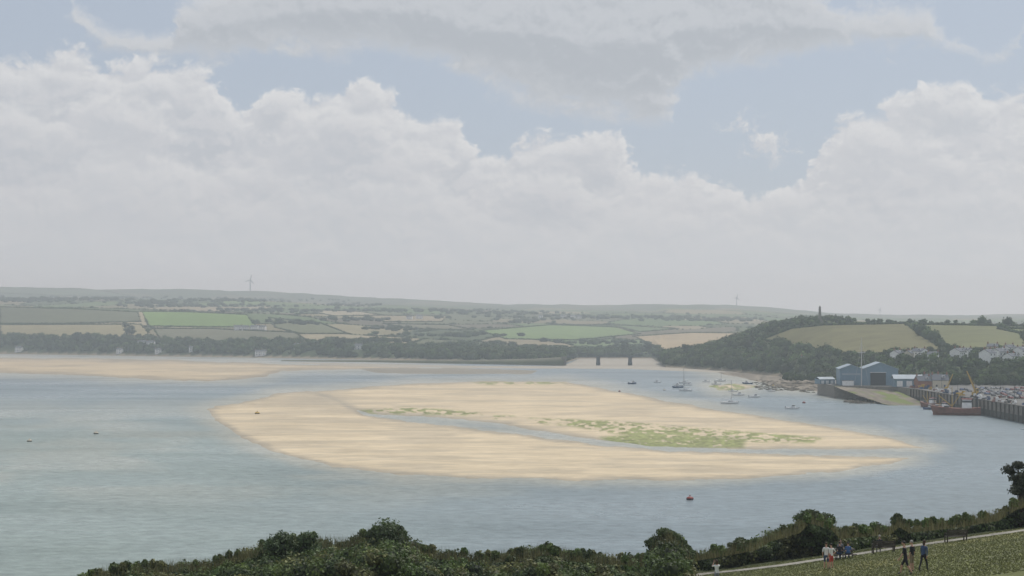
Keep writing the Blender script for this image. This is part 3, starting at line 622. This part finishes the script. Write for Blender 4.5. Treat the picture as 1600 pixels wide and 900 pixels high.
shrub(1045,824,124,3.8,3.0,(.065,.09,.03));shrub(1268,795,127,3.6,3.2,(.075,.105,.04));shrub(1405,800,127,2.4,1.4,(.08,.105,.04));shrub(1594,716,127,6.5,3.4,(.06,.07,.04));shrub(600,815,118,4.5,4.6,(.07,.1,.04));shrub(455,832,116,4,5,(.07,.105,.04));shrub(1150,842,127,2.2,2,(.08,.1,.04));shrub(1690,700,126,9,6,(.05,.06,.03))
n=6000;xx=R.uniform(140,1640,n);D=R.uniform(118,129,n);yp=np.interp(xx,prof[:,0],prof[:,1])
zt=CZ-(yp+2-HY)/F*D;b0=np.stack([(xx-800)/F*D,D,zt-.6],1);tip=b0+np.stack([R.randn(n)*.15,R.randn(n)*.15,R.uniform(.5,1.2,n)],1);wv=np.stack([R.uniform(.012,.03,n),0*n+R.randn(n)*.01,0*xx],1)
V=np.stack([b0-wv,b0+wv,tip],1).reshape(-1,3)
mesh_np("tall_grass",V,np.arange(3*n).reshape(n,3),M_leaf,np.repeat(np.array([[.16,.15,.07]])*R.uniform(.5,1.2,(n,1)),3,0),smooth=False)
# path
pp=[(1000,912),(1060,903),(1100,897),(1160,891),(1220,884),(1300,872),(1400,857),(1500,843),(1600,829),(1700,815),(1900,790)]
def pathD(x):
    y=np.interp(x,[p[0] for p in pp],[p[1] for p in pp]);t_=(x-800)/F;return np.minimum(4.9/((y-HY)/F+knear(t_)),122)
V=[];cl=[]
xs_=np.linspace(1000,1900,180)
for x in xs_:
    D0=float(pathD(x));t_=(x-800)/F
    for o in(-1.7,-1.0,0,1.0,1.7):
        D=D0+o+.14*R.randn()*(abs(o)>1.3);V.append((t_*D0,D,float(znear(t_*D0/D,D))+.06+(.015 if abs(o)<1.5 else -.03)));cl.append(np.array([.29,.275,.235])*R.uniform(.8,1.1))
mesh_np("footpath",V,gridfaces(180,5),M_land,np.array(cl))
n=60000;t_=R.uniform(.1,.42,n);D=R.uniform(72,124,n);k=abs(D-pathD(800+F*t_))>1.8;t_=t_[k];D=D[k];n=len(t_);z=znear(t_,D);b0=np.stack([t_*D,D,z],1);tip=b0+np.stack([R.randn(n)*.06,R.randn(n)*.06,R.uniform(.03,.10,n)],1);wv=np.stack([R.uniform(.02,.06,n),0*z,0*z],1)
V=np.stack([b0-wv,b0+wv,tip],1).reshape(-1,3)
mesh_np("lawn_grass",V,np.arange(3*n).reshape(n,3),M_leaf,np.repeat(np.array([[.15,.16,.065]])*R.uniform(.6,1.4,(n,1)),3,0),smooth=False)
# ---------------------------------------------------------------- benches
def bench():
    b=B()
    for i in range(4): b.box("seat",timber,(0,-.18+i*.12,.45),(1.7,.1,.035))
    for i in range(4): b.box("backrest",timber,(0,.25+i*.03,.56+i*.12),(1.7,.03,.09))
    for k,x in enumerate((-.78,.78)):
        b.box("leg_%d"%(k*2+1),timber,(x,-.18,.22),(.07,.07,.44));b.box("leg_%d"%(k*2+2),timber,(x,.24,.25),(.07,.07,.5));b.beam("back_post",timber,(x,.27,.45),(x,.38,1.0),.04);b.box("armrest",timber,(x,.02,.68),(.07,.5,.05));b.box("arm_post",timber,(x,-.2,.56),(.06,.06,.22))
    return b.model()
def picnic():
    b=B()
    for i in range(5): b.box("tabletop",timber,(0,-.3+i*.15,.75),(1.8,.13,.04))
    for s in(-1,1):
        for i in range(2): b.box("seat",timber,(0,s*(.68+i*.13),.45),(1.8,.12,.04))
        for x in(-.65,.65): b.beam("leg",timber,(x,s*.25,.73),(x,s*.75,0),.045)
    for x in(-.65,.65): b.box("crossbar",timber,(x,0,.41),(.07,1.55,.08))
    return b.model()
BE=bench();PI=picnic()
def gp(x,D): t_=(x-800)/F;return (t_*D,D,float(znear(t_,D)))
place("park_bench",BE,gp(1380,113),math.pi);place("park_bench",BE,gp(1493,115),.2+math.pi);place("picnic_table",PI,gp(1316,113),0)
# ---------------------------------------------------------------- people
skin=mat("skin",(.5,.3,.22),.6,var=.05);SH=mat("shoes",(.05,.05,.05),.7)
hm_={k:mat("hair_"+k,c,.6) for k,c in {'brown':(.06,.035,.02),'grey':(.35,.33,.3),'dark':(.02,.015,.012),'blond':(.3,.2,.09)}.items()}
cm_={k:mat("cloth_"+k,c,.85,var=.08,scale=6) for k,c in {'white':(.72,.72,.7),'black':(.025,.025,.03),'red':(.45,.07,.06),'blue':(.06,.13,.3),'denim':(.05,.08,.15),'grey':(.2,.21,.23),'khaki':(.25,.2,.13)}.items()}
def person(loc,rz,pose,top,bot,hair,short=False,long_hair=False,H=1.72,sleeves=False):
    J={};E=[]
    def j(n,p,r): J[n]=(Vector(p),r)
    sit=pose=='sit';hz=.58 if sit else .95;lean=.06 if pose=='walk' else (.10 if sit else 0)
    j('pel',(0,0,hz),.135);j('sp',(0,lean*.4,hz+.17),.125);j('ch',(0,lean*.8,hz+.36),.15);j('nb',(0,lean,hz+.50),.08);j('nk',(0,lean+.01,hz+.57),.055);j('hd',(0,lean+.03,hz+.65),.06)
    E+=[('pel','sp'),('sp','ch'),('ch','nb'),('nb','nk'),('nk','hd')]
    for s,S_ in((-1,'L'),(1,'R')):
        j('sh'+S_,(s*.175,lean,hz+.46),.062)
        if pose=='photo': el=(s*.22,.24,hz+.36);wr=(s*.07,.36,hz+.60);pa=(s*.055,.38,hz+.66)
        elif sit: el=(s*.23,.08,hz+.20);wr=(s*.13,.30,hz+.14);pa=(s*.10,.37,hz+.12)
        elif pose=='walk': el=(s*.23,-.06*s+lean,hz+.19);wr=(s*.25,.16*-s+.1,hz-.03);pa=(s*.25,.18*-s+.12,hz-.10)
        elif pose=='hip' and s>0: el=(.36,-.08,hz+.22);wr=(.2,.04,hz+.06);pa=(.15,.07,hz+.03)
        else: el=(s*.225,-.02,hz+.19);wr=(s*.24,.05,hz-.05);pa=(s*.24,.07,hz-.12)
        j('el'+S_,el,.043);j('wr'+S_,wr,.027);j('pa'+S_,pa,.034)
        E+=[('ch','sh'+S_),('sh'+S_,'el'+S_),('el'+S_,'wr'+S_),('wr'+S_,'pa'+S_)]
        w=Vector(wr);p=Vector(pa);d=(p-w).normalized();sd=d.cross(Vector((1,0,0)) if abs(d.x)<.8 else Vector((0,0,1))).normalized();nn=d.cross(sd)
        for k,(o,ln) in enumerate(((-.03,.06),(-.01,.07),(.01,.066),(.03,.05))):
            a='f%d%s'%(k,S_);j(a+'a',p+sd*o+d*.035,.010);j(a+'b',p+sd*o*1.1+d*(.035+ln*.5)+nn*.008,.009);j(a+'c',p+sd*o*1.1+d*(.035+ln)+nn*.03,.008)
            E+=[('pa'+S_,a+'a'),(a+'a',a+'b'),(a+'b',a+'c')]
        j('t1'+S_,p-sd*.045+d*.0,.011);j('t2'+S_,p-sd*.06+d*.04+nn*.015,.009);E+=[('pa'+S_,'t1'+S_),('t1'+S_,'t2'+S_)]
        if sit: hp=(s*.09,.04,hz-.02);kn=(s*.13,.45,hz-.03);an=(s*.13,.46,.09);to=(s*.14,.6,.04)
        elif pose=='walk': kn=(s*.09,.16*s+.04,.51);an=(s*.09,.30*s-.04,.1+(.07 if s<0 else 0));to=(s*.1,.30*s+.12,.045);hp=(s*.09,0,hz-.06)
        else: hp=(s*.09,0,hz-.06);kn=(s*.11,.02,.5);an=(s*.12,-.01,.09);to=(s*.14,.14,.04)
        j('hp'+S_,hp,.095);j('kn'+S_,kn,.062);j('an'+S_,an,.042);j('to'+S_,to,.036)
        E+=[('pel','hp'+S_),('hp'+S_,'kn'+S_),('kn'+S_,'an'+S_),('an'+S_,'to'+S_)]
    ks=list(J);ix={k:i for i,k in enumerate(ks)};me=bpy.data.meshes.new("body")
    me.from_pydata([J[k][0] for k in ks],[(ix[a],ix[b]) for a,b in E],[]);o=bpy.data.objects.new("body",me);sc.collection.objects.link(o)
    mo=o.modifiers.new("s",'SKIN');sv=me.skin_vertices[0].data
    for i,k in enumerate(ks): sv[i].radius=(J[k][1],J[k][1]*(.72 if k in('sp','ch') else 1));sv[i].use_root=(k=='pel')
    o.modifiers.new("u",'SUBSURF').levels=1
    dg=bpy.context.evaluated_depsgraph_get();nm=bpy.data.meshes.new_from_object(o.evaluated_get(dg));o.modifiers.clear();o.data=nm
    for m in(top,bot,skin,SH): nm.materials.append(m)
    seg=[]
    for a,b in E:
        q=b[:2]
        mi={'sp':0,'ch':0,'nb':0,'sh':0,'el':0,'hp':1,'an':2 if short else 1,'kn':1,'to':3}.get(q,2)
        if sleeves and q=='wr': mi=0
        seg.append((J[a][0],J[b][0],mi))
    for p in nm.polygons:
        c=p.center;best=9;bi=2
        for a,b,mi in seg:
            e=b-a;u=max(0,min(1,(c-a).dot(e)/max(e.length_squared,1e-9)));d=(c-a-e*u).length
            if d<best: best=d;bi=mi
        p.material_index=bi;p.use_smooth=True
    em=bpy.data.objects.new("person",None);em.location=loc;em.rotation_euler=(0,0,rz);em.scale=(H/1.72,)*3;sc.collection.objects.link(em);o.parent=em
    hb=B();hc=J['hd'][0]+Vector((0,.015,.06))
    def ell(part,m,c,r,n=12,zlo=-1,zhi=1):
        V=[];Fs=[];rows=8
        for i in range(rows+1):
            zz=zlo+(zhi-zlo)*i/rows;rr=math.sqrt(max(0.0004,1-zz*zz))
            for k in range(n):
                a=2*math.pi*k/n;V.append((c[0]+r[0]*rr*math.cos(a)*(1-.18*max(0,-zz)),c[1]+r[1]*rr*math.sin(a),c[2]+r[2]*zz))
        for i in range(rows):
            for k in range(n): Fs.append((i*n+k,i*n+(k+1)%n,(i+1)*n+(k+1)%n,(i+1)*n+k))
        hb.geo(part,m,V,Fs+[tuple(range(n))[::-1],tuple(range(rows*n,rows*n+n))])
    ell("head",skin,hc,(.077,.095,.115));ell("hair",hair,hc+Vector((0,-.018,.022)),(.088,.1,.112),12,-.25,1)
    if long_hair: ell("hair",hair,hc+Vector((0,-.07,-.08)),(.085,.045,.15))
    hb.geo("nose",skin,[hc+Vector(q) for q in((-.014,.088,-.02),(.014,.088,-.02),(0,.115,-.022),(0,.09,.02))],[(0,1,2),(1,3,2),(3,0,2)])
    hb.box("mouth",cm_['red'],hc+Vector((0,.084,-.055)),(.04,.012,.01))
    for s in(-1,1): hb.box("eye",dk,hc+Vector((s*.03,.087,.0)),(.018,.01,.01));ell("ear",skin,hc+Vector((s*.078,-.005,-.005)),(.012,.02,.03),6)
    if pose=='photo': hb.box("phone",dk,(0,.40,hz+.69),(.15,.012,.075))
    for k,m in hb.model().items():
        q=bpy.data.objects.new(k,m);q.parent=em;sc.collection.objects.link(q)
    return em
person(gp(1120,97),.2,'photo',cm_['white'],cm_['grey'],hm_['brown'],long_hair=True)
person(gp(1291,101),-.3,'stand',cm_['white'],cm_['denim'],hm_['brown'],short=True)
person(gp(1299,100.5),.6,'hip',cm_['white'],cm_['red'],hm_['dark'],short=True,H=1.62)
person(gp(1415,82),1.2,'walk',cm_['black'],cm_['black'],hm_['dark'],short=True,H=1.78)
person(gp(1425,84),.8,'stand',cm_['black'],cm_['khaki'],hm_['grey'],short=True,H=1.7)
person(gp(1443,83),-.8,'walk',cm_['denim'],cm_['black'],hm_['brown'],long_hair=True,H=1.66,sleeves=True)
for x,dy,rz,tp in ((1309,-.76,0,'black'),(1322,-.76,0,'blue'),(1316,.76,math.pi,'grey')):
    p=gp(1316,113);person((p[0]+(x-1316)/F*113,p[1]+dy,p[2]-.02),rz,'sit',cm_[tp],cm_['denim'],hm_['dark'],H=1.7)
p=gp(1377,113);person((p[0]-.1,p[1]+.0,p[2]-.02),0,'sit',cm_['black'],cm_['grey'],hm_['grey'],H=1.7)
# ---------------------------------------------------------------- sky
SA=math.radians(35);SE=math.radians(56)
w=bpy.data.worlds.new("World");sc.world=w;w.use_nodes=True;N=w.node_tree.nodes;Lk=w.node_tree.links
bg=N["Background"];bg.inputs[1].default_value=.1
sky=N.new("ShaderNodeTexSky");sky.sky_type='NISHITA';sky.sun_disc=False;sky.sun_elevation=SE;sky.sun_rotation=SA;sky.dust_density=1.2;sky.air_density=1.0
def mk(tree,op,a,b=None,c=None,clamp=False):
    n=tree.nodes.new("ShaderNodeMath");n.operation=op;n.use_clamp=clamp
    for i,v in enumerate((a,b,c)):
        if v is None: continue
        if isinstance(v,(int,float)): n.inputs[i].default_value=v
        else: tree.links.new(v,n.inputs[i])
    return n.outputs[0]
AZ0=.8;EL0=.3
def azel(x,y):
    tx=(x-800)/F;az=math.atan(tx);return az,math.atan((HY-y)/F*math.cos(az))
g=bpy.data.node_groups.new("cloud_density",'ShaderNodeTree')
g.interface.new_socket("az",in_out='INPUT',socket_type='NodeSocketFloat');g.interface.new_socket("el",in_out='INPUT',socket_type='NodeSocketFloat')
for nm_ in("l1","l2","l3","up"): g.interface.new_socket(nm_,in_out='OUTPUT',socket_type='NodeSocketFloat')
gi=g.nodes.new("NodeGroupInput");go=g.nodes.new("NodeGroupOutput");az0=gi.outputs[0];el0=gi.outputs[1]
def gm(*a,**k): return mk(g,*a,**k)
cw_=g.nodes.new("ShaderNodeCombineXYZ");g.links.new(gm('MULTIPLY',az0,40),cw_.inputs[0]);g.links.new(gm('MULTIPLY',el0,54),cw_.inputs[1])
wn=g.nodes.new("ShaderNodeTexNoise");wn.noise_dimensions='2D';wn.inputs["Scale"].default_value=1;wn.inputs["Detail"].default_value=3.5;wn.inputs["Roughness"].default_value=.65;g.links.new(cw_.outputs[0],wn.inputs["Vector"])
wsx=g.nodes.new("ShaderNodeSeparateColor");g.links.new(wn.outputs["Color"],wsx.inputs[0])
az=gm('MULTIPLY_ADD',gm('SUBTRACT',wsx.outputs[0],.5),.032,az0);el=gm('MULTIPLY_ADD',gm('SUBTRACT',wsx.outputs[1],.5),.022,el0)
def curve(pts):
    n=g.nodes.new("ShaderNodeFloatCurve");cv=n.mapping.curves[0]
    P=[];
    for x,y in pts:
        a,e=azel(x,y);P.append((a/AZ0+.5,max(0,e/EL0)))
    P.sort();cv.points[0].location=(0,P[0][1]);cv.points[1].location=(1,P[-1][1])
    for a,e in P: cv.points.new(a,e)
    n.mapping.update();g.links.new(gm('ADD',gm('DIVIDE',az,AZ0),.5),n.inputs["Value"]);return gm('MULTIPLY',n.outputs[0],EL0)
def vec(sx,sy,off):
    c=g.nodes.new("ShaderNodeCombineXYZ");g.links.new(gm('MULTIPLY_ADD',az,sx,off),c.inputs[0]);g.links.new(gm('MULTIPLY_ADD',el,sy,off*.37),c.inputs[1]);return c.outputs[0]
def puff(sx,sy,off,det=2.0):
    n=g.nodes.new("ShaderNodeTexVoronoi");n.voronoi_dimensions='2D';n.feature='F1';n.inputs["Scale"].default_value=1;n.inputs["Detail"].default_value=det;n.inputs["Roughness"].default_value=.55;n.inputs["Lacunarity"].default_value=2.3
    n.normalize=True
    g.links.new(vec(sx,sy,off),n.inputs["Vector"]);return gm('SUBTRACT',.42,n.outputs["Distance"])
def noise(sx,sy,off,det,rough):
    n=g.nodes.new("ShaderNodeTexNoise");n.noise_dimensions='2D';n.inputs["Scale"].default_value=1;n.inputs["Detail"].default_value=det;n.inputs["Roughness"].default_value=rough;g.links.new(vec(sx,sy,off),n.inputs["Vector"]);return gm('SUBTRACT',n.outputs[0],.5)
top=curve([(-100,94),(0,86),(110,74),(160,92),(250,106),(340,128),(385,175),(430,134),(510,152),(575,134),(640,168),(720,204),(765,240),(830,218),(945,212),(1000,248),(1060,264),(1110,290),(1190,306),(1235,292),(1275,245),(1320,190),(1400,152),(1490,130),(1600,140),(1700,126)])
top2=curve([(-100,150),(60,170),(150,158),(260,200),(350,240),(470,200),(560,190),(680,262),(790,300),(860,262),(960,282),(1080,312),(1200,350),(1300,262),(1380,215),(1480,235),(1600,220),(1700,200)])
top3=curve([(-100,270),(60,290),(200,262),(330,300),(480,270),(600,262),(720,320),(840,350),(980,322),(1140,330),(1260,320),(1400,330),(1520,300),(1620,322),(1700,310)])
utop=curve([(-100,-260),(195,60),(245,68),(270,26),(300,-5),(500,-60),(900,-60),(1250,-40),(1360,0),(1440,14),(1500,62),(1560,100),(1700,-260)])
ubot=curve([(-100,-300),(195,80),(250,84),(400,90),(560,84),(690,104),(720,136),(860,168),(1010,188),(1045,176),(1070,138),(1200,112),(1330,96),(1500,80),(1560,80),(1700,-300)])
p1=puff(20,30,3.1);p2=puff(17,27,8.3);fine=noise(90,110,2.2,3,.65);big=noise(9,18,11.7,2,.5)
h1=gm('ADD',gm('MULTIPLY',p1,.046),gm('MULTIPLY',fine,.010));h2=gm('ADD',gm('MULTIPLY',p2,.05),gm('MULTIPLY',fine,.010))
l1=gm('ADD',gm('SUBTRACT',top,el0),gm('SUBTRACT',h1,.003));l2=gm('ADD',gm('SUBTRACT',top2,el0),gm('ADD',h2,gm('MULTIPLY',big,.05)))
l3=gm('ADD',gm('SUBTRACT',top3,el0),gm('ADD',h1,gm('MULTIPLY',big,-.06)))
for x,y,rx,ry in((1205,230,40,20),(1165,197,42,15)):
    a0,e0=azel(x,y);q=gm('SQRT',gm('ADD',gm('POWER',gm('ABSOLUTE',gm('DIVIDE',gm('SUBTRACT',az,a0),rx/F)),2),gm('POWER',gm('ABSOLUTE',gm('DIVIDE',gm('SUBTRACT',el,e0),ry/F)),2)))
    bl=gm('MULTIPLY_ADD',gm('SUBTRACT',1,q),.006,gm('MULTIPLY',fine,.02));l1=gm('MAXIMUM',l1,bl)
up=gm('ADD',gm('MINIMUM',gm('SUBTRACT',utop,el0),gm('SUBTRACT',el0,ubot)),gm('ADD',gm('MULTIPLY',p2,.03),gm('MULTIPLY',gm('ADD',gm('MULTIPLY',fine,.4),big),.035)))
hi=gm('ADD',gm('MULTIPLY',gm('ADD',noise(5,9,5.5,3,.55),-.02),.25),gm('MINIMUM',gm('MULTIPLY',gm('SUBTRACT',el,.26),1.5),0))
up=gm('MAXIMUM',up,hi)
for i,o_ in enumerate((l1,l2,l3,up)): g.links.new(o_,go.inputs[i])
NT=w.node_tree
def m(*a,**k): return mk(NT,*a,**k)
tc=N.new("ShaderNodeTexCoord");sp=N.new("ShaderNodeSeparateXYZ");Lk.new(tc.outputs["Generated"],sp.inputs[0])
azw=m('ARCTAN2',sp.outputs[0],sp.outputs[1]);elw=m('ARCSINE',sp.outputs[2])
def dens(da,de):
    q=N.new("ShaderNodeGroup");q.node_tree=g;Lk.new(m('ADD',azw,da),q.inputs[0]);Lk.new(m('ADD',elw,de),q.inputs[1]);return q.outputs
def smooth(v,a,b):
    q=N.new("ShaderNodeMapRange");q.interpolation_type='SMOOTHSTEP';q.inputs[1].default_value=a;q.inputs[2].default_value=b;Lk.new(v,q.inputs[0]);return q.outputs[0]
def mixc(f,a,b):
    q=N.new("ShaderNodeMix");q.data_type='RGBA'
    if isinstance(f,(int,float)): q.inputs[0].default_value=f
    else: Lk.new(f,q.inputs[0])
    for i,v in((6,a),(7,b)):
        if isinstance(v,tuple): q.inputs[i].default_value=(*v,1)
        else: Lk.new(v,q.inputs[i])
    return q.outputs[2]
A_=dens(0,0);B_=dens(.0022,.0050)
c=mixc(.78,sky.outputs[0],(4.4,4.95,5.85))
def layer(c,i,bri,mid,shd,depth,edge,op):
    mask=smooth(A_[i],-.001,edge)
    rel=m('SUBTRACT',m('SUBTRACT',A_[i],B_[i]),.005 if i<3 else 0)
    lit=smooth(rel,-.007,.008);dp=smooth(A_[i],0,depth)
    e=mixc(lit,mid,bri);q=mixc(lit,shd,mid);cc=mixc(dp,e,q)
    return mixc(m('MULTIPLY',mask,op),c,cc)
c=layer(c,3,(6.9,7.0,7.15),(5.5,5.75,6.1),(4.4,4.7,5.1),.024,.015,.92)
c=layer(c,0,(7.7,7.8,7.85),(6.2,6.35,6.65),(5.2,5.5,5.95),.035,.007,.95)
c=layer(c,1,(7.6,7.7,7.75),(6.2,6.35,6.65),(5.3,5.6,6.05),.04,.014,.78)
c=layer(c,2,(7.2,7.35,7.5),(6.3,6.5,6.75),(5.7,6.0,6.4),.04,.02,.65)
hz=smooth(elw,.08,.0);c=mixc(m('MULTIPLY',hz,.85),c,(7.1,7.75,8.1))
Lk.new(c,bg.inputs[0])
sl=bpy.data.lights.new("sun",'SUN');sl.energy=2.9;sl.angle=math.radians(.6);sl.color=(1,.965,.91);so=bpy.data.objects.new("sun",sl);sc.collection.objects.link(so)
d=Vector((math.sin(SA)*math.cos(SE),math.cos(SA)*math.cos(SE),math.sin(SE)));so.rotation_euler=d.to_track_quat('Z','Y').to_euler();so.location=(0,0,300)
hv=B();hmat=bpy.data.materials.new("haze");n,l=nodes(hmat);n.remove(n["Principled BSDF"]);vs=n.new("ShaderNodeVolumeScatter");vs.inputs["Color"].default_value=(.85,.96,1,1);vs.inputs["Density"].default_value=2.0e-4;vs.inputs["Anisotropy"].default_value=.32
l.new(vs.outputs[0],n["Material Output"].inputs["Volume"])
hv.box("haze",hmat,(0,0,0),(14000,7600,290));me=hv.model()["haze"];ho=bpy.data.objects.new("atmospheric_haze",me);ho.location=(0,3600,120);sc.collection.objects.link(ho)
cam=bpy.data.cameras.new("camera");cam.sensor_width=36;cam.lens=36*F/1600;cam.shift_y=65/1600;cam.clip_start=.5;cam.clip_end=40000
co=bpy.data.objects.new("camera",cam);co.location=(0,0,CZ);co.rotation_euler=(math.pi/2,0,0);sc.collection.objects.link(co);sc.camera=co
sc.view_settings.view_transform='Standard';sc.view_settings.look='None';sc.view_settings.exposure=0
